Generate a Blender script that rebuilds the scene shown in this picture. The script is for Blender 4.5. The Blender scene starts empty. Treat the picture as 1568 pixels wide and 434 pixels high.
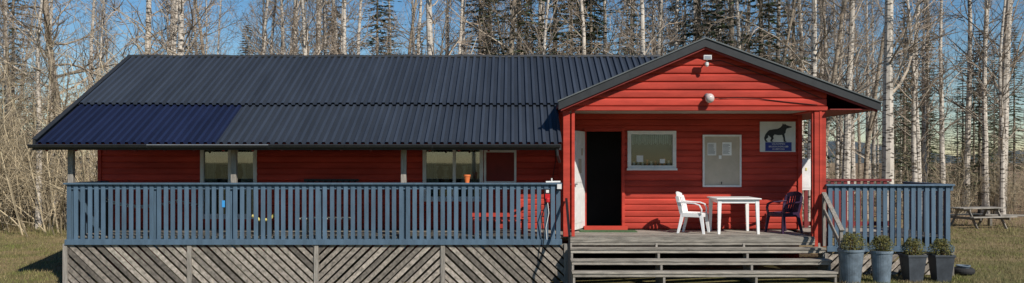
import bpy, math, random
import numpy as np
from mathutils import Vector, Matrix
random.seed(7); np.random.seed(7)
S=bpy.context.scene

# ------------------------------------------------------------------ mesh builder
class MB:
    def __init__(s): s.v=[];s.f=[];s.m=[];s.r=[]
    def add(s,vs,fs,mat=0,rnd=None):
        b=len(s.v); s.v.extend([tuple(p) for p in vs])
        if rnd is None: rnd=random.random()
        for f in fs:
            s.f.append(tuple(b+i for i in f)); s.m.append(mat); s.r.append(rnd)
    def box(s,x0,x1,y0,y1,z0,z1,mat=0,rnd=None):
        vs=[(x0,y0,z0),(x1,y0,z0),(x1,y1,z0),(x0,y1,z0),(x0,y0,z1),(x1,y0,z1),(x1,y1,z1),(x0,y1,z1)]
        s.add(vs,[(0,3,2,1),(4,5,6,7),(0,1,5,4),(1,2,6,5),(2,3,7,6),(3,0,4,7)],mat,rnd)
    def ribbon(s,pts,w,t,side,mat=0,rnd=None,w2=None):
        pts=[Vector(p) for p in pts]; side=Vector(side).normalized(); n=len(pts); vs=[]
        for i,p in enumerate(pts):
            tg=(pts[min(i+1,n-1)]-pts[max(i-1,0)]).normalized()
            nn=side.cross(tg).normalized()
            ww=w if w2 is None else w+(w2-w)*i/(n-1)
            a=side*ww/2; b=nn*t/2
            vs+=[p-a-b,p+a-b,p+a+b,p-a+b]
        fs=[(0,1,2,3),tuple(4*(n-1)+k for k in (3,2,1,0))]
        for i in range(n-1):
            for k in range(4):
                fs.append((4*i+k,4*i+4+k,4*i+4+(k+1)%4,4*i+(k+1)%4))
        s.add(vs,fs,mat,rnd)
    def tube(s,pts,rad,n=6,mat=0,rnd=None,cap=False):
        k=len(pts); vs=[]
        pts=[Vector(p) for p in pts]
        for i in range(k):
            tg=(pts[min(i+1,k-1)]-pts[max(i-1,0)])
            if tg.length<1e-9: tg=Vector((0,0,1))
            tg.normalize()
            ref=Vector((1,0,0)) if abs(tg.x)<.8 else Vector((0,1,0))
            a=tg.cross(ref).normalized(); b=tg.cross(a)
            for j in range(n):
                an=2*math.pi*j/n
                vs.append(pts[i]+(a*math.cos(an)+b*math.sin(an))*rad[i])
        fs=[]
        for i in range(k-1):
            for j in range(n):
                j2=(j+1)%n
                fs.append((i*n+j,(i+1)*n+j,(i+1)*n+j2,i*n+j2))
        if cap: fs.append(tuple(range(n))); fs.append(tuple((k-1)*n+j for j in reversed(range(n))))
        s.add(vs,fs,mat,rnd)
    def lathe(s,cx,cy,prof,n=24,mat=0,rnd=None,rot=0,sx=1,sy=1):
        vs=[]
        for r,z in prof:
            for j in range(n):
                an=2*math.pi*j/n+rot
                vs.append((cx+r*math.cos(an)*sx,cy+r*math.sin(an)*sy,z))
        fs=[]
        for i in range(len(prof)-1):
            for j in range(n):
                j2=(j+1)%n
                fs.append((i*n+j,i*n+j2,(i+1)*n+j2,(i+1)*n+j))
        fs.append(tuple(reversed(range(n)))); fs.append(tuple((len(prof)-1)*n+j for j in range(n)))
        s.add(vs,fs,mat,rnd)
    def prism(s,poly,y0,y1,mat=0,rnd=None,axis='y'):
        n=len(poly)
        if axis=='y': vs=[(x,y0,z) for x,z in poly]+[(x,y1,z) for x,z in poly]
        else: vs=[(y0,x,z) for x,z in poly]+[(y1,x,z) for x,z in poly]
        fs=[tuple(range(n)),tuple(n+i for i in reversed(range(n)))]
        for i in range(n): fs.append((i,n+i,n+(i+1)%n,(i+1)%n))
        s.add(vs,fs,mat,rnd)
    def mesh(s,name,mats,smooth=False):
        me=bpy.data.meshes.new(name); me.from_pydata(s.v,[],s.f)
        for m in mats: me.materials.append(m)
        me.polygons.foreach_set('material_index',s.m)
        at=me.attributes.new('rnd','FLOAT','FACE'); at.data.foreach_set('value',s.r)
        if smooth: me.polygons.foreach_set('use_smooth',[True]*len(s.f))
        me.update(); return me
    def obj(s,name,mats,parent=None,bevel=0,smooth=False,fixn=True):
        me=s.mesh(name,mats,smooth)
        if fixn:
            import bmesh
            bm=bmesh.new(); bm.from_mesh(me); bmesh.ops.recalc_face_normals(bm,faces=bm.faces); bm.to_mesh(me); bm.free()
        o=bpy.data.objects.new(name,me); S.collection.objects.link(o)
        if parent: o.parent=parent
        if bevel:
            b=o.modifiers.new('bev','BEVEL'); b.width=bevel; b.segments=2; b.limit_method='ANGLE'
        return o
def empty(name,loc=(0,0,0)):
    o=bpy.data.objects.new(name,None); o.location=loc; S.collection.objects.link(o); return o

# ------------------------------------------------------------------ materials
def M(name,c,rough=.65,var=.18,scale=2.5,stretch=(1,1,1),bump=.0,bscale=60,rv=.25,c2=None,metal=0,lo=.35,hi=.65,fine=.0,spec=.4,coat=0):
    m=bpy.data.materials.new(name); m.use_nodes=True; nt=m.node_tree; N=nt.nodes; L=nt.links
    b=N['Principled BSDF']; b.inputs['Roughness'].default_value=rough; b.inputs['Metallic'].default_value=metal
    b.inputs['Specular IOR Level'].default_value=spec
    tc=N.new('ShaderNodeTexCoord'); mp=N.new('ShaderNodeMapping'); mp.inputs['Scale'].default_value=stretch
    L.new(tc.outputs['Object'],mp.inputs['Vector'])
    no=N.new('ShaderNodeTexNoise'); no.inputs['Scale'].default_value=scale; no.inputs['Detail'].default_value=6; no.inputs['Roughness'].default_value=.65
    L.new(mp.outputs[0],no.inputs['Vector'])
    mr=N.new('ShaderNodeMapRange'); mr.inputs[1].default_value=lo; mr.inputs[2].default_value=hi
    L.new(no.outputs['Fac'],mr.inputs[0])
    mx=N.new('ShaderNodeMix'); mx.data_type='RGBA'
    d=[x*(1-var) for x in c]; e=[min(1,x*(1+var)) for x in c] if c2 is None else c2
    mx.inputs[6].default_value=(*d,1); mx.inputs[7].default_value=(*e,1); L.new(mr.outputs[0],mx.inputs[0])
    at=N.new('ShaderNodeAttribute'); at.attribute_name='rnd'
    m1=N.new('ShaderNodeMath'); m1.operation='MULTIPLY_ADD'; m1.inputs[1].default_value=rv; m1.inputs[2].default_value=1-rv/2
    L.new(at.outputs['Fac'],m1.inputs[0])
    hs=N.new('ShaderNodeMix'); hs.data_type='RGBA'; hs.blend_type='MULTIPLY'; hs.inputs[0].default_value=1
    L.new(mx.outputs[2],hs.inputs[6]); L.new(m1.outputs[0],hs.inputs[7])
    L.new(hs.outputs[2],b.inputs['Base Color'])
    if bump:
        n2=N.new('ShaderNodeTexNoise'); n2.inputs['Scale'].default_value=bscale; n2.inputs['Detail'].default_value=4
        L.new(mp.outputs[0],n2.inputs['Vector'])
        bp=N.new('ShaderNodeBump'); bp.inputs['Strength'].default_value=bump; bp.inputs['Distance'].default_value=.01
        L.new(n2.outputs['Fac'],bp.inputs['Height']); L.new(bp.outputs[0],b.inputs['Normal'])
    return m
red=M('red_paint',(.43,.050,.032),.7,.22,1.8,(.5,1,3),.3,30,.32,spec=.2)
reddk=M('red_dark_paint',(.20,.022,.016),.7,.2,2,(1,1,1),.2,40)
blue=M('blue_grey_paint',(.074,.122,.172),.6,.16,3,(3,3,.6),.2,40,.3)
grey=M('weathered_wood',(.27,.245,.205),.85,.4,5,(.6,3,6),.6,60,.6)
greyd=M('weathered_wood_boards',(.235,.205,.17),.85,.5,6,(2,2,2),.6,60,1.1)
greyv=M('weathered_wood_post',(.27,.245,.21),.85,.35,5,(6,6,.6),.6,60,.3)
roofm=M('roof_metal',(.036,.045,.061),.5,.16,1.2,(2.5,.35,.35),.0,10,.25,spec=.35)
roofn=M('roof_metal_navy',(.013,.019,.050),.45,.2,1.2,(2.5,.35,.35),.0,10,.3,spec=.35)
black=M('black_trim',(.024,.026,.028),.55,.2,4,rv=.2)
white=M('white_paint',(.70,.69,.66),.5,.1,5,rv=.1)
plastw=M('white_plastic',(.80,.80,.78),.35,.05,6,rv=.05)
plastp=M('purple_plastic',(.04,.018,.045),.35,.1,6,rv=.05)
ceil=M('ceiling_boards',(.5,.46,.4),.7,.1,4,rv=.2)
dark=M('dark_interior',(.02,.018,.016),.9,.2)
beige=M('notice_cork',(.46,.40,.31),.7,.1,3,rv=.1)
paper=M('paper',(.78,.78,.75),.8,.04,9,rv=.2)
signg=M('sign_face',(.62,.64,.62),.5,.08,3,rv=0)
signb=M('sign_blue',(.02,.035,.22),.5,.05,rv=0)
blk=M('black_plastic',(.012,.012,.014),.4,.1,rv=.1)
redp=M('red_plastic',(.5,.015,.02),.35,.05,rv=0)
orange=M('terracotta_orange',(.70,.18,.05),.6,.12,rv=0)
yellow=M('yellow_plastic',(.7,.6,.2),.5,.1,rv=.3)
metal=M('grey_metal',(.35,.36,.37),.4,.15,6,metal=.6)
zinc=M('zinc_pot',(.14,.18,.215),.5,.35,5,(1,1,1),.2,30,.2)
anth=M('anthracite_pot',(.052,.060,.070),.55,.3,5,bump=.2,rv=.3)
soil=M('soil',(.05,.035,.02),.95,.4,30,bump=.8)
tyre=M('rubber',(.02,.02,.02),.8,.2)
cloth=M('curtain',(.42,.41,.39),.9,.15,12,(1,1,1),rv=.2)
green=M('door_mat',(.06,.12,.05),.95,.3,20,bump=.5)
def glassmat(name,f):
    m=bpy.data.materials.new(name); m.use_nodes=True; nt=m.node_tree; N=nt.nodes; L=nt.links; N.clear()
    o=N.new('ShaderNodeOutputMaterial'); mi=N.new('ShaderNodeMixShader'); t=N.new('ShaderNodeBsdfTransparent'); g=N.new('ShaderNodeBsdfGlossy')
    g.inputs['Roughness'].default_value=.02; t.inputs[0].default_value=(.75,.8,.78,1)
    mi.inputs[0].default_value=f; L.new(t.outputs[0],mi.inputs[1]); L.new(g.outputs[0],mi.inputs[2]); L.new(mi.outputs[0],o.inputs[0]); return m
glass=glassmat('window_glass',.13); glass2=glassmat('porch_window_glass',.05)

# ------------------------------------------------------------------ siding
def siding(mb,y,za,zb,xl,xr,h,mat=0,base=.81,amp=.022,n=6):
    zs=set([za,zb]); k=math.floor((za-base)/h)
    while base+k*h<zb:
        for j in range(n+1):
            z=base+(k+j/n)*h
            if j==n: z-=.0015
            if za<z<zb: zs.add(z)
        k+=1
    zs=sorted(zs)
    def off(z):
        t=((z-base)/h)%1.0
        return amp*math.sqrt(max(0,1-(2*t-1)**4))
    for a,b in zip(zs[:-1],zs[1:]):
        if b-a<1e-5: continue
        f=xl if callable(xl) else (lambda z:xl); g=xr if callable(xr) else (lambda z:xr)
        if g(a)-f(a)<.01: continue
        rb=random.Random(int(math.floor(((a+b)/2-base)/h))*7+int(y*10)).random()
        mb.add([(f(a),y-off(a),a),(g(a),y-off(a),a),(g(b),y-off(b),b),(f(b),y-off(b),b)],[(0,1,2,3)],mat,rb)

house=empty('red_wooden_cabin')
WY=1.8
w=MB()
siding(w,WY,.81,3.5,1.1,1.69,.14); siding(w,WY,3.06,3.5,1.69,2.52,.14); siding(w,WY,.81,3.5,2.52,2.66,.14)
siding(w,WY,.81,2.21,2.66,3.73,.14); siding(w,WY,3.04,3.5,2.66,3.73,.14); siding(w,WY,.81,3.5,3.73,6.55,.14)
T=3.75
for a,b,lo,hi in [(-7.10,-5.85,1.1,2.86),(-2.02,-.68,1.5,2.86)]:
    siding(w,WY,.81,lo,a,b,.14); siding(w,WY,hi,T,a,b,.14)
for a,b in [(-9.4,-7.10),(-5.85,-2.02),(-.68,1.1)]: siding(w,WY,.81,T,a,b,.14)
w.obj('front_wall',[red],house,fixn=False)
w=MB()
w.box(6.53,6.62,1.74,1.90,.6,3.5); w.box(-9.46,-9.38,1.75,1.88,.3,3.7)
w.box(1.06,1.16,1.73,1.79,.81,3.47)
w.box(-9.42,-9.36,1.9,6.2,-.3,3.74); w.box(6.55,6.61,1.91,6.2,-.3,3.55); w.box(-9.36,6.55,6.14,6.2,-.3,3.7)
w.prism([(1.9,3.75),(6.2,3.70),(3.85,4.85)],-9.42,-9.36,axis='x')
w.box(-9.36,6.54,1.85,6.14,.55,.75,1)
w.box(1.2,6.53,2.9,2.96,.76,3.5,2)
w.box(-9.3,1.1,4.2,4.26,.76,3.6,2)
w.box(1.12,1.18,1.86,4.3,.76,3.5,2)
w.obj('side_and_rear_walls',[red,grey,dark],house)
# gable
xl=lambda z: 3.95-(4.74-z)/.430
xr=lambda z: 3.95+(4.74-z)/.367
g=MB()
siding(g,0.0,3.50,4.70,lambda z:max(1.06,xl(z)),lambda z:min(6.50,xr(z)),.168,base=3.50,amp=.032)
g.obj('gable_siding',[red],house,fixn=False)
g=MB()
g.box(1.02,6.52,-.035,.10,3.42,3.50)
g.box(1.06,1.20,.0,.13,.81,3.42); g.box(1.235,1.30,.02,.12,.81,3.42)
g.box(6.26,6.50,.0,.13,.60,3.42); g.box(6.22,6.255,.03,.11,.81,3.42)
g.box(6.36,6.41,-.012,-.002,.70,3.42)
g.prism([(.13,3.42),(1.74,3.42),(1.74,3.5),(.13,3.5)],6.38,6.48,axis='x')
g.prism([(.13,3.42),(1.74,3.42),(1.74,3.5),(.13,3.5)],1.06,1.16,axis='x')
g.obj('porch_posts_and_beam',[red],house,bevel=.006)
g=MB()
for i in range(17):
    y=.11+i*.1; g.box(1.17,6.375,y,y+.095,3.455,3.475)
g.obj('porch_ceiling',[ceil],house)
P=(3.95,4.84); Lf=(.97,3.56); Rt=(7.52,3.53)
g=MB()
def slab(a,b,t0,t1,y0,y1,mat):
    g.prism([(a[0],a[1]+t0),(b[0],b[1]+t0),(b[0],b[1]+t1),(a[0],a[1]+t1)],y0,y1,mat)
slab(Lf,P,-.0,.05,-.2,8.0,0); slab(P,Rt,-.0,.05,-.2,8.0,0)
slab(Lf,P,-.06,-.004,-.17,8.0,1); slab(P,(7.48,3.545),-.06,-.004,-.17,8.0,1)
slab((.95,3.552),P,-.13,.035,-.235,-.203,0); slab(P,(7.53,3.527),-.13,.035,-.235,-.203,0)
slab((.93,3.545),(3.952,4.842),.036,.062,-.26,-.15,2); slab((3.952,4.842),(7.56,3.518),.036,.062,-.26,-.15,2)
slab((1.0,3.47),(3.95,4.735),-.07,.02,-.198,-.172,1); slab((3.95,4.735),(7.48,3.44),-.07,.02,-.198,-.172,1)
g.box(7.50,7.55,-.2,8.0,3.42,3.55,0)
g.box(6.52,7.49,-.16,8,3.425,3.445,1)
g.obj('gable_roof',[black,reddk,M('gable_flashing',(.10,.11,.11),.5,.2)],house)
# main corrugated roof
def rz(y): return 2.73+.5325*(y+.3)
nrm=Vector((0,-.5325,1)).normalized()
pitch=.16
prof=[(0,0),(.36,0),(.43,.048),(.80,.048),(.87,0)]
def corr(mb,x0,x1,yfun0,y1,off,matf,sheet=1.12,back=False):
    xs=[];k=0
    while True:
        done=False
        for t,h in prof:
            x=x0+(k+t)*pitch
            if x>x1: done=True;break
            xs.append((x,h))
        if done: break
        k+=1
    for (xa,ha),(xb,hb) in zip(xs[:-1],xs[1:]):
        r=random.Random(int((xa+20)/sheet)*13+int(y1*3)).random()*.6+.2
        if max(ha,hb)<.01: r-=1.1      # valleys darker: shade between the ribs put into the colour
        ya0,yb0=yfun0(xa),yfun0(xb)
        pts=[]
        for (x,h,y0) in ((xa,ha,ya0),(xb,hb,yb0)):
            for y in (y0,y1):
                if back: n=Vector((0,.5325,1)).normalized(); z=4.94-.5325*(y-3.85)
                else: n=nrm; z=rz(y)
                p=Vector((x,y,z))+n*(h+off); pts.append(p)
        if ya0<y1 or back: mb.add(pts,[(0,2,3,1)],matf(xa),r)
r_=MB()
def valley(x):
    if x<1.0: return -9
    z=3.60+.43*(x-.97); return (z-2.73)/.5325-.3-.12
corr(r_,-9.68,1.02,lambda x:-.32,1.48,.0,lambda x:1 if x<-6.03 else 0)
corr(r_,-9.68,3.9,lambda x:max(1.30+.015*math.sin(int((x+20)/1.12)*5.1),valley(x)),3.86,.05,lambda x:0)
corr(r_,-9.68,3.9,lambda x:3.84,8.0,.05,lambda x:0,back=True)
r_.obj('corrugated_roof',[roofm,roofn],house,fixn=False)
r_=MB()
def sl(x0,x1,y0,y1,t0,t1,mat):
    r_.prism([(y0,rz(y0)+t0),(y1,rz(y1)+t0),(y1,rz(y1)+t1),(y0,rz(y0)+t1)],x0,x1,mat,axis='x')
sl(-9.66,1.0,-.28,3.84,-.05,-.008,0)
r_.prism([(3.85,4.89),(7.95,2.71),(7.95,2.75),(3.85,4.93)],-9.66,3.9,0,axis='x')
sl(-9.73,-9.682,-.33,3.85,-.12,.085,1)
r_.box(-9.7,1.0,-.335,-.30,2.60,2.715,1)
sl(-9.75,-9.64,-.33,3.85,.100,.115,1)
for i in range(18):
    x=-9.5+i*.6; sl(x,x+.045,-.28,1.75,-.17,-.052,0)
r_.obj('roof_sheathing_and_fascia',[reddk,black],house)
r_=MB()
pts=[(-9.75+i*.45,3.85,5.01+.014*math.sin(i*1.7)) for i in range(31)]
r_.tube(pts,[.055]*31,8,0,cap=True)
gp=[(.065*math.cos(a),.065*math.sin(a)) for a in [math.pi+math.pi*i/8 for i in range(9)]]
for (x0,x1,m) in [(-9.75,-7.35,0),(-7.35,-4.9,1),(-4.9,-1.6,0),(-1.6,.98,0)]:
    vs=[];fs=[]
    for x in (x0,x1-.004):
        for a,b in gp: vs.append((x,-.41+a,2.70+b))
    for i in range(8): fs.append((i,i+1,9+i+1,9+i))
    r_.add(vs,fs,0)
    r_.tube([(x0,-.475,2.70),(x1,-.475,2.70)],[.011,.011],6,m)  # sun highlight on the lip put in as a stretch of lighter metal
for i in range(14):
    x=-9.6+i*.78; r_.tube([(x,-.34,2.70),(x,-.41,2.70),(x,-.482,2.69)],[.008]*3,5,0)
r_.tube([(.9,-.40,2.66),(.92,-.36,2.5),(.98,-.05,2.36)],[.03]*3,8,0)
r_.obj('ridge_cap_and_gutter',[black,metal],house,fixn=False)
r_=MB()
for x in (-9.20,-5.80,-2.26): r_.box(x-.055,x+.055,.10,.21,.81,2.62)
r_.box(-9.62,.98,.09,.22,2.621,2.76)
r_.obj('terrace_posts',[greyv],house,bevel=.006)

# windows
def window(x0,x1,z0,z1,name,mull=(),stuff=True,fr=.06,y=WY,top=.30,gl=glass):
    f=MB()
    f.box(x0-.02,x0+fr,y-.05,y+.06,z0-.02,z1+.02); f.box(x1-fr,x1+.02,y-.05,y+.06,z0-.02,z1+.02)
    f.box(x0+fr,x1-fr,y-.048,y+.06,z1-fr,z1+.02); f.box(x0+fr,x1-fr,y-.048,y+.06,z0-.02,z0+fr)
    f.box(x0-.04,x1+.04,y-.085,y-.052,z0-.05,z0-.005)
    for mx_ in mull: f.box(mx_-.035,mx_+.035,y-.045,y+.05,z0+fr,z1-fr)
    f.box(x0+fr,x1-fr,y+.0,y+.006,z0+fr,z1-fr,1)
    if stuff:
        n=60; vs=[];fs=[]
        for i in range(n+1):
            x=x0+fr+(x1-x0-2*fr)*i/n; yy=y+.14+.018*math.sin(i*1.3)
            lowz=z1-top*(z1-z0)-.05*abs(math.sin(i*.35))
            vs+= [(x,yy,z1-fr),(x,yy,lowz)]
        for i in range(n):
            if i%3!=2 or mull: fs.append((2*i,2*i+2,2*i+3,2*i+1))
        if not mull: f.add(vs,fs,2)
        for s_ in (0,1):
            vs=[];fs=[]
            for i in range(16):
                x=(x0+fr+.17*(x1-x0)*i/15) if s_==0 else (x1-fr-.17*(x1-x0)*i/15)
                yy=y+.10+.02*math.sin(i*1.9)
                vs+=[(x,yy,z1-fr),(x,yy,z0+fr)]
            for i in range(15): fs.append((2*i,2*i+2,2*i+3,2*i+1))
            if mull: f.add(vs,fs,2)
    return f.obj(name,[white,gl,cloth],house,fixn=True)
window(2.66,3.73,2.21,3.04,'porch_window',gl=glass2)
window(-7.10,-5.85,1.1,2.86,'terrace_window',mull=(-6.45,))
window(-2.02,-.68,1.5,2.86,'terrace_window_right',mull=(-1.32,))
s=MB()
for i in range(9):
    x=2.80+i*.1; s.lathe(x,WY+.07,[(.02,2.272),(.028,2.30),(.02,2.35),(.03,2.36+.08*random.random())],8,random.choice([0,1,2]))
s.box(2.85,3.0,WY-.006,WY-.002,2.35,2.50,0); s.box(3.38,3.50,WY-.006,WY-.002,2.32,2.42,0)
for x in (-6.95,-6.7,-6.2,-1.8,-1.55,-1.1,-.9): s.lathe(x,WY+.3,[(.06,1.6),(.10,1.9),(.05,2.1),(.09,2.2+.2*random.random())],10,random.choice([0,2]))
s.obj('window_ornaments',[white,orange,grey],house)
s=MB()
s.box(-.64,-.59,WY-.06,WY-.025,1.86,2.62,0); s.box(.05,.10,WY-.06,WY-.025,1.86,2.62,0)
s.box(-.59,.05,WY-.058,WY-.025,2.57,2.62,0); s.box(-.59,.05,WY-.058,WY-.025,1.86,1.91,0); s.box(-.59,.05,WY-.045,WY-.03,1.91,2.57,1)
s.obj('serving_hatch',[white,reddk],house)
# door
d=MB()
d.box(1.64,1.70,WY-.055,WY+.08,.83,3.12,0); d.box(2.51,2.575,WY-.055,WY+.08,.83,3.12,0); d.box(1.70,2.51,WY-.053,WY+.08,3.05,3.12,0)
d.box(1.66,2.56,WY-.09,WY+.08,.812,.86,0)
d.obj('door_frame',[red],house,bevel=.004)
d=MB()
a=Vector((1.645,1.73,0)); b=Vector((1.33,.95,0)); dv=(b-a).normalized(); nv=Vector((-dv.y,dv.x,0))
def leaf(u0,u1,z0,z1,t0,t1,mat):
    c=[a+dv*u0+nv*t0,a+dv*u1+nv*t0,a+dv*u1+nv*t1,a+dv*u0+nv*t1]
    vs=[(p.x,p.y,z0) for p in c]+[(p.x,p.y,z1) for p in c]
    d.add(vs,[(0,3,2,1),(4,5,6,7),(0,1,5,4),(1,2,6,5),(2,3,7,6),(3,0,4,7)],mat)
leaf(0,.84,.86,3.04,-.02,.02,0)
for sg_ in (1,-1):
    leaf(.1,.74,1.0,1.75,sg_*.021,sg_*.028,0); leaf(.1,.74,1.9,2.9,sg_*.021,sg_*.028,0)
    leaf(.30,.52,2.1,2.42,sg_*.029,sg_*.031,1); leaf(.2,.32,2.5,2.66,sg_*.029,sg_*.031,1); leaf(.72,.80,1.85,1.88,sg_*.021,sg_*.07,2)
d.obj('open_door',[white,beige,metal],house,bevel=.003)
# porch fixtures
s=MB()
s.tube([(4.02,-.03,3.72),(4.02,-.09,3.72)],[.05,.05],12,0,cap=True)
s.tube([(4.02,-.09,3.72),(4.02,-.15,3.73),(4.04,-.17,3.68)],[.015]*3,8,0)
prof_=[(.095*math.sin(t),3.66-.1*math.cos(t)) for t in [math.pi*i/12 for i in range(1,12)]]
s.lathe(4.05,-.17,prof_,20,1)
s.obj('globe_wall_lamp',[metal,M('frosted_globe',(.60,.50,.47),.15,.05)],house,smooth=True)
s=MB()
s.box(3.90,4.06,-.30,-.245,4.44,4.53,0); s.box(3.915,4.045,-.305,-.301,4.452,4.518,1); s.tube([(3.98,-.25,4.44),(3.98,-.18,4.40),(3.98,-.03,4.40)],[.012]*3,8,0)
s.lathe(3.98,-.22,[(.02,4.30),(.04,4.33),(.04,4.38),(.02,4.40)],12,0)
s.obj('security_floodlight',[white,metal],house,bevel=.008)
s=MB()
def cable(p,m=0,r=.008): s.tube(p,[r]*len(p),5,m)
cable([(4.02,-.045,3.72),(4.3,-.045,3.66),(4.6,-.045,3.68),(5.1,-.045,3.66),(5.6,-.045,3.60),(6.3,-.045,3.53)])
cable([(4.0,-.045,4.42),(4.3,-.045,4.45),(4.9,-.05,4.25),(5.6,-.05,4.0),(6.4,-.05,3.66)])
cable([(.98,1.76,2.7),(1.0,1.75,2.4),(.93,1.75,2.0),(1.0,1.75,1.6)],0)
s.obj('cables',[blk],house)
s=MB()
s.box(6.63,6.90,1.95,2.25,1.70,2.42,0); s.box(6.65,6.88,1.94,1.949,1.75,2.37,0); s.box(6.76,6.80,1.93,1.939,2.15,2.22,1)
s.obj('electric_cabinet',[white,yellow],house,bevel=.008)
s=MB()
for i in range(9):
    x=-4.66+i*.135; s.tube([(x,1.76,1.93),(x,1.72,1.92),(x,1.70,1.86+.02*(i%2))],[.014]*3,6,0); s.box(x-.03,x+.03,1.68,1.72,1.74+.03*(i%3),1.88,0)
s.box(-4.75,-3.5,1.755,1.775,1.90,1.96,0)
s.obj('coat_rack',[blk],house)

# notice board & sign
nb=empty('notice_board')
s=MB(); y=WY-.03
s.box(4.35,4.39,y-.05,y,1.78,2.97,0); s.box(5.19,5.23,y-.05,y,1.78,2.97,0); s.box(4.39,5.19,y-.049,y,2.93,2.97,0); s.box(4.39,5.19,y-.049,y,1.78,1.82,0)
s.box(4.39,5.19,y-.02,y,1.82,2.93,1)
s.box(4.46,4.66,y-.026,y-.021,2.50,2.79,2); s.box(4.80,5.01,y-.026,y-.021,2.50,2.80,2); s.box(4.72,4.78,y-.026,y-.021,2.42,2.5,2)
for x0 in (4.475,4.815):
    for k in range(9): s.box(x0,x0+.12+.05*random.random(),y-.0285,y-.027,2.75-k*.027,2.758-k*.027,3)
s.box(4.765,4.785,y-.055,y-.051,1.84,1.9,3)
s.obj('board',[white,beige,paper,blk],nb,bevel=0)
sg=empty('dog_club_sign')
s=MB(); s.box(5.66,6.47,y-.02,y,2.58,3.27,0); s.box(5.78,6.38,y-.026,y-.021,2.60,2.80,1)
dog=[(.02,.22),(.06,.40),(.14,.56),(.20,.64),(.34,.68),(.48,.70),(.58,.78),(.64,.88),(.665,1.0),(.71,.93),(.74,.99),(.78,.92),(.86,.87),(.97,.83),(.97,.78),(.88,.75),(.80,.72),(.77,.62),(.76,.50),(.72,.42),(.74,.24),(.75,.07),(.80,.0),(.70,0),(.68,.22),(.64,.38),(.52,.36),(.38,.40),(.33,.30),(.35,.18),(.29,.06),(.34,0),(.25,0),(.23,.08),(.27,.20),(.20,.32),(.15,.36),(.16,.24),(.08,.14),(.12,.04),(.15,0),(.07,0),(.03,.12)]
pts=[(5.74+.66*u,2.81+.42*v) for u,v in dog]
s.prism(pts,y-.028,y-.0215,2)
s.obj('sign_board',[signg,signb,blk],sg)
for i,(t,zz,sz) in enumerate([('VÄLKOMMEN',2.745,.05),('BRUKSHUNDKLUBB',2.685,.05),('KLUBBSTUGA',2.63,.045)]):
    c=bpy.data.curves.new('lettering','FONT'); c.body=t; c.size=sz; c.align_x='CENTER'; c.extrude=.001
    o=bpy.data.objects.new('lettering_%d'%i,c); o.rotation_euler=(math.pi/2,0,0); o.location=(6.08,y-.0285,zz); c.materials.append(paper); S.collection.objects.link(o); o.parent=sg

# ------------------------------------------------------------------ decks
dk=MB()
for i in range(13):
    yy=.0+i*.142
    if yy+.13>1.8: break
    dk.box(-9.2,1.15,yy+.06,min(yy+.19,1.76),.78,.808,0)
    dk.box(1.17,6.24,yy-.06,yy+.075,.78,.81,0)
dk.box(1.17,6.24,-.085,-.062,.70,.79,0)
for i in range(10):
    yy=.05+i*.25; dk.box(6.5,9.1,yy,yy+.23,.78,.806,0)
for x in np.arange(-9.1,9.2,1.2): dk.box(x,x+.05,.08,1.7,.60,.778,0)
dk.obj('wooden_deck',[grey],None,bevel=.004)
def clip(poly,x0,x1,z0,z1):
    def c(P,ins,inter):
        o=[]
        for i in range(len(P)):
            a=P[i];b=P[(i+1)%len(P)]
            if ins(a): o.append(a)
            if ins(a)!=ins(b): o.append(inter(a,b))
        return o
    def ix(v): return lambda a,b:(v,a[1]+(b[1]-a[1])*(v-a[0])/(b[0]-a[0]))
    def iz(v): return lambda a,b:(a[0]+(b[0]-a[0])*(v-a[1])/(b[1]-a[1]),v)
    for ins,it in ((lambda p:p[0]>=x0,ix(x0)),(lambda p:p[0]<=x1,ix(x1)),(lambda p:p[1]>=z0,iz(z0)),(lambda p:p[1]<=z1,iz(z1))):
        poly=c(poly,ins,it)
        if len(poly)<3: return None
    return poly
sk=MB()
def skirt(x0,x1,z0,z1,sgn,y=.0,wd=.092,gap=.034,ang=44):
    t=math.tan(math.radians(ang)); wz=wd/math.cos(math.radians(ang)); pz=(wd+gap)/math.cos(math.radians(ang))
    z=z0-(x1-x0)*t-pz
    while z<z1+(x1-x0)*t+pz:
        j=random.uniform(-.012,.012)
        if sgn>0: P=[(x0,z+j),(x1,z+j+(x1-x0)*t),(x1,z+j+wz+(x1-x0)*t),(x0,z+j+wz)]
        else: P=[(x0,z+j),(x1,z+j-(x1-x0)*t),(x1,z+j+wz-(x1-x0)*t),(x0,z+j+wz)]
        P=clip(P,x0,x1,z0,z1)
        if P: sk.prism(P,y+random.uniform(0,.006),y+.024,0)
        z+=pz
XP=[-9.24,-6.67,-4.05,-1.43,1.12]
for i in range(4): skirt(XP[i]+.03,XP[i+1]-.03,-.26,.66,[-1,-1,1,-1][i])
for x in XP: sk.box(x-.045,x+.045,-.03,.06,-.3,.665,1)
skirt(6.55,9.05,.02,.50,1); sk.box(6.47,6.54,-.02,.06,-.05,.52,1); sk.box(9.06,9.14,-.02,.06,-.05,.52,1)
for k in range(7): sk.box(-9.27,-9.245,.07,1.8,-.24+k*.128,-.14+k*.128,1)
for k in range(5): sk.box(9.145,9.17,.1,2.2,.02+k*.1,.02+k*.1+.085,1)
sk.obj('deck_skirting',[greyd,greyv],None,bevel=.003)

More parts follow.
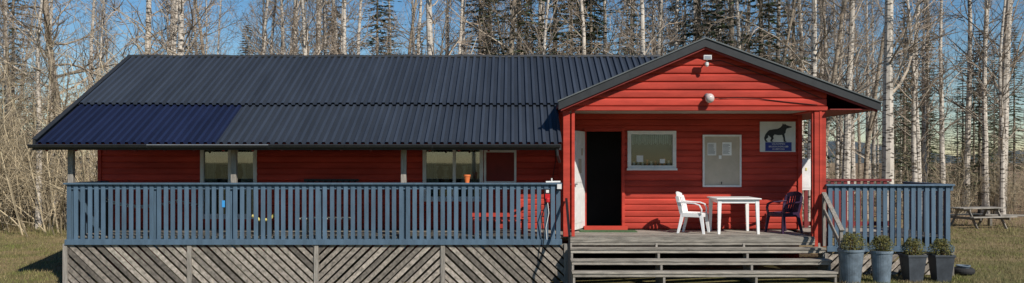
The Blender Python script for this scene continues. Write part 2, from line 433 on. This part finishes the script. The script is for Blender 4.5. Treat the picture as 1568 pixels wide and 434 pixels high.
def railing(name,x0,x1,zt,zb,ret,retlen,y=0.0,posts=()):
    r=MB(); 
    r.box(x0-.04,x1,y-.075,y+.075,zt-.035,zt)
    r.box(x0,x1,y+.002,y+.04,zt-.135,zt-.037)
    r.box(x0,x1,y+.002,y+.04,zb+.01,zb+.12)
    r.box(x0-.02,x1,y-.058,y-.030,zb,zb+.11)
    x=x0+.01
    while x+.09<x1:
        j=random.uniform(-.007,.007); t=random.uniform(-.004,.004)
        r.add([(x+j,y-.026+t,zb+.005),(x+.086+j,y-.026+t,zb+.005),(x+.086+j,y+0.0,zb+.005),(x+j,y,zb+.005),
               (x+j+t,y-.026,zt-.04),(x+.086+j+t,y-.026,zt-.04),(x+.086+j+t,y,zt-.04),(x+j+t,y,zt-.04)],
              [(0,3,2,1),(4,5,6,7),(0,1,5,4),(1,2,6,5),(2,3,7,6),(3,0,4,7)])
        x+=.143
    for px in posts: r.box(px-.045,px+.045,y+.042,y+.13,zb-.1,zt-.037)
    xs=x0 if ret<0 else x1
    n=int(retlen/.148)
    for i in range(n):
        yy=y+.14+i*.148; r.box(xs-.0125,xs+.0125,yy,yy+.09,zb,zt-.04)
    r.box(xs-.06,xs+.06,y+.076,y+retlen,zt-.036,zt-.001); r.box(xs+.014,xs+.045,y+.14,y+retlen,zt-.135,zt-.04); r.box(xs+.014,xs+.045,y+.14,y+retlen,zb+.01,zb+.12)
    return r.obj(name,[blue],None,bevel=.003)
railing('blue_railing',-9.21,1.03,1.925,.645,-1,1.65,posts=(-9.1,-7.4,-5.8,-4.0,-2.26,-.6,.96))
railing('blue_railing',6.52,9.13,1.895,.505,1,2.1,posts=(6.6,7.9,9.05))
p=MB()
p.box(6.65,8.9,2.25,2.39,1.90,1.95,0); p.box(6.65,8.9,2.30,2.34,1.72,1.82,0); p.box(6.65,8.9,2.30,2.34,.85,.95,0)
for i in range(14):
    x=6.7+i*.155; p.box(x,x+.085,2.27,2.298,.80,1.898,0)
p.obj('maroon_railing',[M('maroon_paint',(.16,.02,.02),.6,.2,rv=.3)],None,bevel=.003)

# stairs
st=MB()
steps=[(.61,-.10,-.39),(.41,-.40,-.69),(.21,-.70,-.99)]
for z,ya,yb in steps:
    st.box(1.17,6.36,yb,yb+.137,z-.035,z); st.box(1.17,6.36,yb+.147,ya,z-.037,z-.001)
    st.box(1.19,6.34,yb+.02,yb+.045,z-.10,z-.038)
for x in (1.19,2.95,4.75,6.30):
    st.prism([(-.09,.69),(-.09,-.15),(-.96,-.15),(-.96,.16),(-.66,.17),(-.66,.36),(-.36,.37),(-.36,.56),(-.11,.57)],x,x+.045,1,axis='x')
st.box(1.17,6.24,-.075,-.05,.64,.695,0)
def rail(x):
    st.ribbon([(x,-.05,1.72),(x,-1.0,1.02)],.09,.035,(1,0,0),2)
    st.ribbon([(x,-.05,1.38),(x,-1.0,.68)],.03,.09,(1,0,0),2)
    st.box(x-.03,x+.03,-.10,-.03,.62,1.72,2); st.box(x-.03,x+.03,-.97,-.90,-.05,1.06,2)
rail(6.43)
st.ribbon([(1.12,-.06,1.60),(1.12,-1.0,.92)],.05,.035,(1,0,0),3); st.box(1.10,1.14,-.98,-.94,-.15,.95,3)
st.obj('wooden_stairs',[grey,greyv,greyv,blk],None,bevel=.004)
s=MB(); s.box(1.5,2.75,1.0,1.44,.812,.828); s.obj('door_mat',[green])
s=MB(); s.box(1.62,2.6,1.45,1.70,.812,.90); s.obj('door_step',[red],house,bevel=.006)

# ------------------------------------------------------------------ chairs / table
def chair(name,loc,rot,mat):
    c=MB()
    n=6
    for i in range(n):
        u0=-.21+.43*i/n; u1=-.21+.43*(i+1)/n
        z=lambda u:.425+.10*(u+.02)**2*1.2+.015*(u/.22)
        c.add([(u0,-.235,z(u0)),(u1,-.235,z(u1)),(u1,.235,z(u1)),(u0,.235,z(u0)),(u0,-.235,z(u0)-.02),(u1,-.235,z(u1)-.02),(u1,.235,z(u1)-.02),(u0,.235,z(u0)-.02)],[(0,1,2,3),(7,6,5,4),(0,4,5,1),(3,2,6,7)]+([(0,3,7,4)] if i==0 else [])+([(1,5,6,2)] if i==n-1 else []))
    c.ribbon([(.225,-.22,.405),(.235,0,.395),(.225,.22,.405)],.08,.018,(0,0,1))
    for sy in (-1,1):
        c.ribbon([(-.2,sy*.236,.405),(.21,sy*.24,.40)],.09,.016,(0,0,1))
        c.ribbon([(.20,sy*.225,.44),(.24,sy*.245,.2),(.27,sy*.26,0)],.085,.04,(1,0,.1),w2=.05)
        c.ribbon([(-.19,sy*.215,.44),(-.24,sy*.235,.2),(-.29,sy*.25,0)],.085,.04,(1,0,.1),w2=.05)
        c.ribbon([(-.215,sy*.215,.42),(-.26,sy*.235,.62),(-.315,sy*.215,.80)],.085,.024,(1,sy*.25,.3))
        c.ribbon([(-.29,sy*.235,.68),(-.10,sy*.27,.665),(.08,sy*.285,.655),(.18,sy*.28,.62),(.225,sy*.262,.53),(.215,sy*.24,.42)],.065,.024,(0,1,0))
    arc=[(-.315-.05*math.cos(t*math.pi/2),.225*t,.80+.045*math.cos(t*math.pi/2)) for t in [-1,-.66,-.33,0,.33,.66,1]]
    c.ribbon(arc,.10,.024,(-.15,0,1))
    arc=[(-.23-.03*math.cos(t*math.pi/2),.22*t,.475) for t in [-1,-.5,0,.5,1]]
    c.ribbon(arc,.09,.02,(-.15,0,1))
    for t in (-.72,-.43,-.145,.145,.43,.72):
        cx=.05*math.cos(t*math.pi/2)
        c.ribbon([(-.21-cx*.3,.20*t,.425),(-.265-cx*.8,.215*t,.62),(-.315-cx,.225*t,.80+.03*math.cos(t*math.pi/2))],.050,.014,(0,1,0))
    o=c.obj(name,[mat],None,bevel=.005); o.location=loc; o.rotation_euler=(0,0,rot); return o
chair('plastic_chair',(3.95,.85,.811),math.radians(-25),plastw)
chair('plastic_chair',(5.93,.95,.811),math.radians(205),plastp)
t=MB()
t.lathe(0,0,[(.46,.735),(.50,.745),(.50,.765),(.47,.77)],4,0,rot=math.pi/4,sx=1,sy=.95)
t.v=[(x*1.36,yy*1.36,z) for x,yy,z in t.v]
for v in [(-1,-1),(1,-1),(1,1),(-1,1)]:
    t.ribbon([(v[0]*.40,v[1]*.38,.735),(v[0]*.41,v[1]*.39,.35),(v[0]*.42,v[1]*.40,0)],.085,.055,(1,0,0),w2=.055)
t.box(-.40,.40,-.40,-.38,.66,.735); t.box(-.40,.40,.38,.40,.66,.735); t.box(-.41,-.39,-.37,.37,.66,.735); t.box(.39,.41,-.37,.37,.66,.735)
o=t.obj('plastic_table',[plastw],None,bevel=.008); o.location=(4.83,.92,.811)

# terrace items
def bench(name,x,y,L,mat,h=.36,back=False):
    b=MB()
    for k in range(3): b.box(-L/2,L/2,-.18+k*.125,-.18+k*.125+.11,h-.03,h)
    for xx in (-L/2+.1,L/2-.14):
        b.box(xx,xx+.045,-.17,-.12,0,h-.031); b.box(xx,xx+.045,.12,.17,0,h-.031); b.box(xx,xx+.045,-.119,.119,h-.1,h-.031)
    if back:
        for k in range(3): b.box(-L/2,L/2,.2,.222,h+.04+k*.11,h+.13+k*.11)
        for xx in (-L/2+.1,L/2-.14): b.box(xx,xx+.045,.223,.26,0,h+.36)
    o=b.obj(name,[mat],None,bevel=.004); o.location=(x,y,.811)
bench('wooden_bench',-3.98,.55,1.1,ceil)
bench('red_garden_bench',-.30,.75,1.3,red,.30,True)
p=MB()
p.lathe(0,0,[(.045,0),(.06,.10),(.066,.13),(.074,.13),(.074,.165),(.064,.165),(.05,.12)],18)
o=p.obj('flower_pot',[orange],smooth=False); o.location=(-.93,0.0,1.926)
p=MB()
pts=[(-8.6+i*.15,.45,1.55-.12*abs(math.sin(i*.32))) for i in range(14)]
p.tube(pts,[.012]*14,5,1)
for q in pts: p.lathe(q[0],q[1],[(.010,q[2]-.06),(.025,q[2]-.045),(.025,q[2]-.03),(.01,q[2])],8,1)
p.box(-8.62,-8.58,.43,.47,.81,1.60,0); p.box(-6.67,-6.63,.43,.47,.81,1.60,0)
p.obj('string_lights',[blk,white])
p=MB()
p.tube([(-5.5,.4,1.22),(-5.35,.4,1.13),(-5.15,.4,1.13),(-5.02,.4,1.25)],[.035]*4,8,0,cap=True); p.box(-5.42,-5.08,.32,.48,.812,1.1,1)
p.obj('watering_can',[yellow,blk])
p=MB()
p.box(-5.99,-5.93,-.035,-.028,1.42,1.56); p.obj('blue_note',[M('blue_note_paint',(.05,.30,.65),.5,.05)])
p=MB()
p.box(.66,.80,-.10,-.028,1.56,1.80,0); p.box(.68,.78,-.14,-.101,1.60,1.70,1); p.lathe(.73,-.15,[(.03,1.52),(.045,1.54),(.045,1.60),(.03,1.62)],12,1)
p.box(.70,.76,-.105,-.101,1.72,1.78,2)
p.tube([(.73,-.05,1.56),(.76,-.05,1.3),(.70,-.06,1.0),(.72,-.05,.75)],[.008]*4,6,2)
p.tube([(.70,-.12,1.52),(.60,-.13,1.2),(.66,-.12,.8),(.60,-.1,.4)],[.012]*4,6,0)
p.obj('power_outlet_box',[blk,redp,white],bevel=.004)
p=MB()
p.tube([(.70,-.02,1.94),(1.0,-.02,1.945)],[.02,.02],8,0,cap=True); p.tube([(.82,-.02,1.93),(.82,-.02,2.02)],[.015]*2,8,0,cap=True); p.box(.93,1.02,-.08,-.03,1.80,1.90,0)
p.obj('pipe_bracket',[white])

# ------------------------------------------------------------------ pots and plants
leafm=M('boxwood_leaves',(.05,.075,.02),.6,.4,20,rv=1.0,c2=(.16,.135,.03))
def pot(x,y,h,rt,rb,square,mat,ph):
    z0=-.03
    p=MB(); n=4 if square else 28; rot=math.pi/4 if square else 0; k=1.3 if square else 1
    p.lathe(0,0,[(rb*k,0),(rb*k*1.02,.02),(rt*k*.97,h-.05),(rt*k*1.04,h-.045),(rt*k*1.04,h),(rt*k*.93,h),(rt*k*.90,h-.05)],n,0,rot=rot)
    p.lathe(0,0,[(rt*k*.89,h-.06),(rt*k*.89,h-.045)],n,1,rot=rot)
    o=p.obj('planter_pot',[mat,soil],bevel=.004 if square else 0); o.location=(x,y,z0)
    if square: o.rotation_euler=(0,0,random.uniform(-.15,.15))
    q=MB()
    for i in range(14):
        a=random.random()*6.28; r=random.random()*rt*.6
        q.tube([(r*.4*math.cos(a),r*.4*math.sin(a),h-.05),(r*math.cos(a),r*math.sin(a),h+ph*.7)],[.006,.003],4,1)
    ph2=x*5
    for i in range(2200):
        a=random.random()*6.28; rr=rt*1.05*math.sqrt(random.random()); z=random.random()**.8
        rr*=(.55+.5*math.sin(math.pi*min(1,z*.85+.18)))*(1+.2*math.sin(3*a+ph2))
        c=Vector((rr*math.cos(a),rr*math.sin(a),h-.03+ph*z*(1+.12*math.sin(4*a+ph2)))); u=Vector([random.gauss(0,1) for _ in range(3)]).normalized(); v=u.orthogonal().normalized(); s_=random.uniform(.010,.02)
        q.add([c-u*s_,c+v*s_*.6,c+u*s_,c-v*s_*.6],[(0,1,2,3)],0)
    o=q.obj('potted_boxwood',[leafm,reddk],fixn=False); o.location=(x,y,z0)
pot(6.62,-.95,.69,.245,.17,False,zinc,.31)
pot(7.22,-.95,.66,.205,.15,False,zinc,.29)
pot(7.90,-.80,.57,.205,.14,True,anth,.31)
pot(8.46,-.80,.57,.205,.14,True,anth,.30)
p=MB()
R=.15
prof_=[(R+.07*math.cos(t),.08+.075*math.sin(t)) for t in [2*math.pi*i/14 for i in range(14)]]
vs=[];n=28
for r,z in prof_:
    for j in range(n): vs.append((r*math.cos(2*math.pi*j/n),r*math.sin(2*math.pi*j/n),z))
fs=[(i*n+j,i*n+(j+1)%n,((i+1)%14)*n+(j+1)%n,((i+1)%14)*n+j) for i in range(14) for j in range(n)]
p.add(vs,fs,0)
p.lathe(0,0,[(.09,.02),(.12,.18),(.14,.18),(.14,.20),(.11,.20),(.10,.16)],20,1)
o=p.obj('tyre_planter',[tyre,zinc],smooth=False); o.location=(9.42,.15,0)

# picnic table
p=MB()
for k in range(5): p.box(-.9,.9,-.36+k*.147,-.36+k*.147+.13,.70,.735)
for sy in (-1,1):
    for k in range(2): p.box(-.9,.9,sy*.68-.13+k*.14,sy*.68-.13+k*.14+.125,.42,.455)
for xx in (-.6,.6):
    p.box(xx-.02,xx+.02,-.80,.80,.33,.418); p.box(xx-.02,xx+.02,-.34,.34,.62,.698)
    for sy in (-1,1): p.ribbon([(xx+.035,sy*.22,.66),(xx+.035,sy*.62,0)],.035,.09,(1,0,0))
o=p.obj('picnic_table',[grey],bevel=.005); o.location=(16.3,11.8,0.0); o.rotation_euler=(0,0,.25)
p=MB(); 
for k in range(3): p.box(-.8,.8,-.2+k*.15,-.2+k*.15+.13,.38,.42)
for xx in (-.6,.6): p.box(xx-.04,xx+.04,-.15,.2,0,.379)
o=p.obj('garden_bench',[grey],bevel=.005); o.location=(17.9,12.6,0); o.rotation_euler=(0,0,-.3)

# ------------------------------------------------------------------ ground
gm=bpy.data.materials.new('ground_grass'); gm.use_nodes=True; nt=gm.node_tree; N=nt.nodes; L=nt.links; b=N['Principled BSDF']; b.inputs['Roughness'].default_value=.95; b.inputs['Specular IOR Level'].default_value=.1
tc=N.new('ShaderNodeTexCoord')
def noise(sc,det=6):
    n=N.new('ShaderNodeTexNoise'); n.inputs['Scale'].default_value=sc; n.inputs['Detail'].default_value=det; n.inputs['Roughness'].default_value=.7; L.new(tc.outputs['Object'],n.inputs['Vector']); return n
def ramp(src,lo,hi):
    m=N.new('ShaderNodeMapRange'); m.inputs[1].default_value=lo; m.inputs[2].default_value=hi; L.new(src,m.inputs[0]); return m.outputs[0]
def mix(f,a,b_):
    m=N.new('ShaderNodeMix'); m.data_type='RGBA'; L.new(f,m.inputs[0])
    for i,c in ((6,a),(7,b_)):
        if isinstance(c,tuple): m.inputs[i].default_value=(*c,1)
        else: L.new(c,m.inputs[i])
    return m.outputs[2]
sep=N.new('ShaderNodeSeparateXYZ'); L.new(tc.outputs['Object'],sep.inputs[0])
def wob(out,amt,sc):
    ad=N.new('ShaderNodeMath'); ad.operation='MULTIPLY_ADD'; L.new(noise(sc).outputs['Fac'],ad.inputs[0]); ad.inputs[1].default_value=amt; L.new(out,ad.inputs[2]); return ad.outputs[0]
c1=mix(ramp(noise(.9).outputs['Fac'],.38,.62),(.36,.27,.15),(.15,.16,.055))
green_near=mix(ramp(noise(2.5).outputs['Fac'],.35,.65),(.10,.13,.04),(.24,.20,.09))
c1=mix(ramp(wob(sep.outputs['Y'],5,.5),5.5,2.5),c1,green_near)
c2=mix(ramp(noise(25).outputs['Fac'],.30,.62),(.12,.085,.045),c1)
c3=mix(ramp(noise(6).outputs['Fac'],.35,.65),(.10,.065,.04),(.38,.27,.17))
L.new(mix(ramp(wob(sep.outputs['Y'],8,.3),13,19),c2,c3),b.inputs['Base Color'])
bp=N.new('ShaderNodeBump'); bp.inputs['Strength'].default_value=.8; bp.inputs['Distance'].default_value=.05; L.new(noise(18).outputs['Fac'],bp.inputs['Height']); L.new(bp.outputs[0],b.inputs['Normal'])
def sm(a,b,x):
    t=max(0,min(1,(x-a)/(b-a))); return t*t*(3-2*t)
def gzf(xx,yy):
    z=0
    if -30<yy<70 and abs(xx)<55:
        d=max(0,yy-9)/10; z=.12*min(d,1)*math.sin(xx*.5+yy*.3)*math.sin(yy*.41)
        if abs(xx)>11: z+=.03*math.sin(xx*1.1)*math.sin(yy*.9)
    if yy<-4: z+=min(1,(-4-yy)/12)*.75
    z-=.24*(1-sm(.5,6,xx))*(1-sm(3,12,yy))*(1-sm(-30,-12,-abs(xx)) if False else 1)*sm(-45,-15,xx)
    return z
gx=np.concatenate([np.linspace(-700,-60,10),np.linspace(-50,50,101),np.linspace(60,700,10)])
gy=np.concatenate([np.linspace(-400,-40,8),np.linspace(-30,60,91),np.linspace(80,900,10)])
vs=[(xx,yy,gzf(xx,yy)) for yy in gy for xx in gx]
nx=len(gx); fs=[(j*nx+i,j*nx+i+1,(j+1)*nx+i+1,(j+1)*nx+i) for j in range(len(gy)-1) for i in range(nx-1)]
me=bpy.data.meshes.new('ground'); me.from_pydata(vs,[],fs); me.materials.append(gm); me.polygons.foreach_set('use_smooth',[True]*len(fs))
o=bpy.data.objects.new('ground',me); S.collection.objects.link(o)
gb=M('grass_blades',(.36,.28,.15),.9,.3,1.2,rv=.7,c2=(.15,.17,.05),lo=.42,hi=.62,spec=.1)
V=[];F=[]
def blades(n,x0,x1,y0,y1,h0,h1):
    for i in range(n):
        x=random.uniform(x0,x1); y=random.uniform(y0,y1); a=random.random()*6.28; h=random.uniform(h0,h1); w_=.006+.004*random.random()
        dx=math.cos(a)*w_; dy=math.sin(a)*w_; lx=random.gauss(0,h*.5); ly=random.gauss(0,h*.5); k=len(V); g0=gzf(x,y)
        V.extend([(x-dx,y-dy,g0-.02),(x+dx,y+dy,g0-.02),(x+lx,y+ly,g0+h)]); F.append((k,k+1,k+2))
blades(30000,-16,-9.3,-1.5,12,.03,.10); blades(26000,9.2,18,-1.5,11,.03,.08); blades(5000,6.4,9.2,-1.8,-.1,.03,.08); blades(6000,-22,-12,9,16,.06,.25); blades(6000,12,26,9,16,.05,.2)
me=bpy.data.meshes.new('grass'); me.from_pydata(V,[],F); me.materials.append(gb); at=me.attributes.new('rnd','FLOAT','FACE'); at.data.foreach_set('value',[random.random() for _ in F])
o=bpy.data.objects.new('grass',me); S.collection.objects.link(o)
# hill
hm=M('distant_hill',(.06,.08,.09),.95,.2,.02,rv=0)
vs=[];fs=[]
for i in range(61):
    x=-600+i*20; h=12+5*math.sin(i*.35)+3*math.sin(i*.9)
    vs+=[(x,560,-1),(x,600,h*.8),(x,640,h),(x,720,-1)]
for i in range(60):
    for k in range(3): fs.append((4*i+k,4*i+4+k,4*i+5+k,4*i+1+k))
me=bpy.data.meshes.new('hill'); me.from_pydata(vs,[],fs); me.materials.append(hm); o=bpy.data.objects.new('hill',me); S.collection.objects.link(o)

# ------------------------------------------------------------------ trees
def barkmat(name,c,cd,sc=2.0,th=(.54,.60)):
    m=M(name,c,.8,.2,3,(1,1,.6),.4,20,.2)
    nt=m.node_tree; N=nt.nodes; L=nt.links; b=N['Principled BSDF']
    tc=N.new('ShaderNodeTexCoord'); mp=N.new('ShaderNodeMapping'); mp.inputs['Scale'].default_value=(2.5,2.5,9); L.new(tc.outputs['Object'],mp.inputs[0])
    n=N.new('ShaderNodeTexNoise'); n.inputs['Scale'].default_value=sc; n.inputs['Detail'].default_value=4; L.new(mp.outputs[0],n.inputs['Vector'])
    r=N.new('ShaderNodeMapRange'); r.inputs[1].default_value=th[0]; r.inputs[2].default_value=th[1]; L.new(n.outputs['Fac'],r.inputs[0])
    mx=N.new('ShaderNodeMix'); mx.data_type='RGBA'; src=b.inputs['Base Color'].links[0].from_socket
    L.new(r.outputs[0],mx.inputs[0]); L.new(src,mx.inputs[6]); mx.inputs[7].default_value=(*cd,1); L.new(mx.outputs[2],b.inputs['Base Color']); return m
birchb=barkmat('birch_bark',(.56,.50,.42),(.08,.065,.05))
brownb=barkmat('brown_bark',(.30,.245,.18),(.08,.06,.045))
branchm=M('branch_bark',(.33,.275,.21),.85,.35,3,rv=.9)
twigm=M('twigs',(.27,.21,.155),.85,.3,2,rv=1.2)
shrubm=M('shrub_twigs',(.38,.31,.20),.85,.3,2,rv=1.0)
needle=M('spruce_needles',(.045,.068,.026),.7,.4,1,rv=1.2)
def rv3(s=1): return Vector((random.gauss(0,s),random.gauss(0,s),random.gauss(0,s)))
def grow(mb,p,d,Ln,r,seg,lvl,mats,counts,up,sides):
    pts=[p.copy()]; dd=d.normalized()
    for i in range(seg):
        dd=(dd+rv3(.15)+Vector((0,0,up))).normalized(); pts.append(pts[-1]+dd*Ln/seg)
    mb.tube(pts,[r*(1-.8*i/seg) for i in range(seg+1)],sides,mats[min(lvl,len(mats)-1)])
    if lvl<len(counts):
        for k in range(counts[lvl]):
            t=random.uniform(.15,1.0)*seg; i=min(int(t),seg-1); q=pts[i].lerp(pts[i+1],t-i)
            tg=(pts[i+1]-pts[i]).normalized(); o_=rv3(1); o_=(o_-tg*o_.dot(tg)).normalized()
            nd=(tg*random.uniform(.5,1.1)+o_*.8)
            grow(mb,q,nd,Ln*random.uniform(.25,.5)*(1.1-.4*t/seg),max(.0050,r*.42),3 if lvl==0 else 2,lvl+1,mats,counts,up*.6 - (.03 if lvl else 0),3)
def birch(seed,H,R,nb,z0,lean=0,bark=0,counts=(8,5),thick=1,spread=1.0,e0=.1):
    random.seed(seed); mb=MB(); n=14; pts=[];x=y=0
    vx,vy=random.gauss(0,.02)+lean,random.gauss(0,.02)
    for i in range(n+1):
        pts.append(Vector((x,y,H*i/n-.25))); vx+=random.gauss(0,.028); vy+=random.gauss(0,.02); x+=vx*H/n; y+=vy*H/n
    rad=[R*(1.25 if i==0 else 1)*(1-.93*(i/n)**.9) for i in range(n+1)]
    mb.tube(pts,rad,9,0)
    for k in range(nb):
        t=(z0+(1-z0)*random.random()**.9*.98)*n; i=min(int(t),n-1); q=pts[i].lerp(pts[i+1],t-i); a=random.random()*6.28
        e=random.uniform(e0,e0+1.1); f=1-t/n
        d=Vector((math.cos(a),math.sin(a),e)); Ln=H*random.uniform(.12,.25)*(.5+f*.9)*spread
        grow(mb,q,d,Ln,max(.014,rad[i]*.3)*thick,6,0,(1,2,2),counts,.06,4)
    return mb.mesh('birch_mesh_%d'%seed,[birchb if bark==0 else brownb,branchm,twigm])
B=[birch(11,17,.17,40,.22,spread=.8,e0=.5),birch(12,15,.13,36,.18,.02,spread=.8,e0=.5),birch(13,19,.22,44,.22,-.02,spread=.8,e0=.4),birch(14,13,.09,36,.15,.03,spread=.8,e0=.6),birch(15,16,.13,40,.15,.0,1,spread=.9,e0=.4),birch(16,17,.19,44,.12,-.03,1,thick=1.3)]
def shrub(seed,H,ns):
    random.seed(seed); mb=MB()
    for k in range(ns):
        a=random.random()*6.28; r=random.random()*1.1; p=Vector((r*math.cos(a),r*math.sin(a),-.25)); d=Vector((math.cos(a)*.3,math.sin(a)*.3,1))+rv3(.1)
        grow(mb,p,d,H*random.uniform(.5,1),.02,5,0,(0,0,0),(8,3),.04,4)
    return mb.mesh('shrub_mesh_%d'%seed,[shrubm])
SH=[shrub(21,6,20),shrub(22,4.5,20)]
def spruce(seed,H,dens=1,low=.04):
    random.seed(seed); mb=MB(); mb.tube([(0,0,-.2),(0,0,H*.5),(0,0,H)],[.16,.1,.01],8,0)
    nz=int(H*3.0)
    for i in range(nz):
        z=H*(low+(.99-low)*i/nz); Lb=(H-z)*.20+.25
        for k in range(7):
            if random.random()<.18: continue
            a=random.random()*6.28; L_=Lb*random.uniform(.5,1.25); dr=random.uniform(.1,.45)
            pts=[Vector((0,0,z)),Vector((math.cos(a)*L_*.5,math.sin(a)*L_*.5,z-dr*L_*.35)),Vector((math.cos(a)*L_,math.sin(a)*L_,z-dr*L_*.40))]
            mb.tube(pts,[.02,.012,.004],3,0)
            for j in range(int((8+L_*9)*dens)):
                t=random.uniform(.12,1)*2; ii=min(int(t),1); q=pts[ii].lerp(pts[ii+1],t-ii)
                o_=Vector((math.cos(a+1.57),math.sin(a+1.57),0))*random.choice((-1,1)); s_=random.uniform(.12,.34)*(1.1-t/2.6)
                e=q+o_*s_+Vector((math.cos(a),math.sin(a),random.uniform(-.6,.1)))*s_*.7; w_=Vector((math.cos(a),math.sin(a),random.uniform(-.9,.9)))*.038
                mb.add([q-w_,q+w_,e+w_*.5,e-w_*.5],[(0,1,2,3)],1)
    return mb.mesh('spruce_mesh_%d'%seed,[brownb,needle])
SP=[spruce(31,18),spruce(32,14),spruce(33,20,.9,.2)]
random.seed(99)
def put(me,name,x,y,sc,parent=None,rz_=None):
    o=bpy.data.objects.new(name,me); o.location=(x,y,0); o.scale=(sc,sc,sc*random.uniform(.95,1.1)); o.rotation_euler=(0,0,random.random()*6.28 if rz_ is None else rz_)
    S.collection.objects.link(o)
    if parent: o.parent=parent
    return o
key=[(665,30,2,.9),(530,33,0,.9),(470,31,1,1),(705,36,0,1),(835,30,1,.85),(890,34,0,.9),(930,38,2,.8),(980,29,0,.85),(1005,33,1,1),(1095,36,2,.9),(1130,32,1,1),(1240,28,0,.9),(1292,30,2,.8),(1357,27,2,1.0),(1400,33,1,1),(1480,38,0,1),(1535,34,1,.9),(60,29,1,.9),(110,31,5,1.0),(272,35,0,.8),(330,38,4,1),(405,33,1,.9),(610,37,4,1),(760,34,5,1.0),(1260,29,4,.9),(1325,33,4,.9),(1180,34,4,.9)]
for px,d_,k,sc in key:
    put(B[k],'birch_tree',round((px-784)*d_/1258,2),d_-17,sc)
forest=empty('distant_forest')
def pxof(x,y): return 784+x*1258/(y+17)
cnt=0
while cnt<120:
    y=15+27*random.random(); x=random.uniform(-.72,.72)*(y+17)
    p_=pxof(x,y)
    if 160<p_<250 and random.random()<.85: continue
    if p_>1440 and random.random()<.5: continue
    put(random.choice([B[0],B[1],B[3],B[4],B[2],B[0]]),'background_birch',x,y,random.uniform(.75,1.15),forest); cnt+=1
cnt=0
while cnt<72:
    y=random.uniform(27,58); x=random.uniform(-.70,.70)*(y+17); p_=pxof(x,y)
    if 140<p_<270 or (p_>1470 and random.random()<.5): continue
    if 420<p_<740 and random.random()<.65: continue
    put(random.choice(SP),'background_spruce',x,y,random.uniform(.6,1.0)*(0.58 if p_>1300 else 1)*(.6 if p_<420 else 1),forest); cnt+=1
for px,d_,sc in [(795,34,.9),(850,36,.95),(905,37,.8),(1120,33,.9),(1165,35,.95),(1070,38,1.0),(1215,38,.85),(1420,42,.55),(1500,38,.5),(1385,45,.6),(20,42,.75),(735,42,.9)]: put(SP[0],'spruce_tree',(px-784)*d_/1258,d_-17,sc)
for i in range(46):
    left=i<28
    d_=random.uniform(27,40); p_=random.uniform(-140,140) if left else random.uniform(1180,1640)
    if not left and d_<32: d_+=6
    put(random.choice(SH),'background_shrub',(p_-784)*d_/1258,d_-17,random.uniform(.7,1.25)*(1.1 if left else .6),forest)
for i in range(14): put(random.choice(B),'background_birch',-40+i*6+random.uniform(-2,2),-52-random.random()*8,1,forest)  # unseen birches behind the camera, added to reflect in the windows

# ------------------------------------------------------------------ light
W=bpy.data.worlds.new('World'); S.world=W; W.use_nodes=True; nt=W.node_tree
sky=nt.nodes.new('ShaderNodeTexSky'); sky.sky_type='NISHITA'; sky.sun_disc=False
ts=Vector((.70,-1,1.0)).normalized()
sky.sun_elevation=math.asin(ts.z); sky.sun_rotation=math.atan2(ts.x,ts.y); sky.air_density=1.0; sky.dust_density=0; sky.ozone_density=3.5
hs=nt.nodes.new('ShaderNodeHueSaturation'); hs.inputs['Saturation'].default_value=1.25
bg=nt.nodes['Background']; bg.inputs['Strength'].default_value=.088; nt.links.new(sky.outputs[0],hs.inputs['Color']); nt.links.new(hs.outputs[0],bg.inputs[0])
l=bpy.data.lights.new('sun','SUN'); l.energy=5.0; l.angle=math.radians(.5); l.color=(1,.94,.86)
lo=bpy.data.objects.new('sun',l); lo.rotation_euler=(-ts).to_track_quat('-Z','Y').to_euler(); S.collection.objects.link(lo)
cam=bpy.data.cameras.new('camera'); cam.sensor_width=36; cam.lens=1258/1568*36; cam.shift_y=28/1568; cam.clip_end=3000
co=bpy.data.objects.new('camera',cam); co.location=(0,-17,2.4); co.rotation_euler=(math.pi/2,0,0); S.collection.objects.link(co); S.camera=co
S.view_settings.view_transform='Standard'; S.view_settings.look='None'; S.view_settings.exposure=0
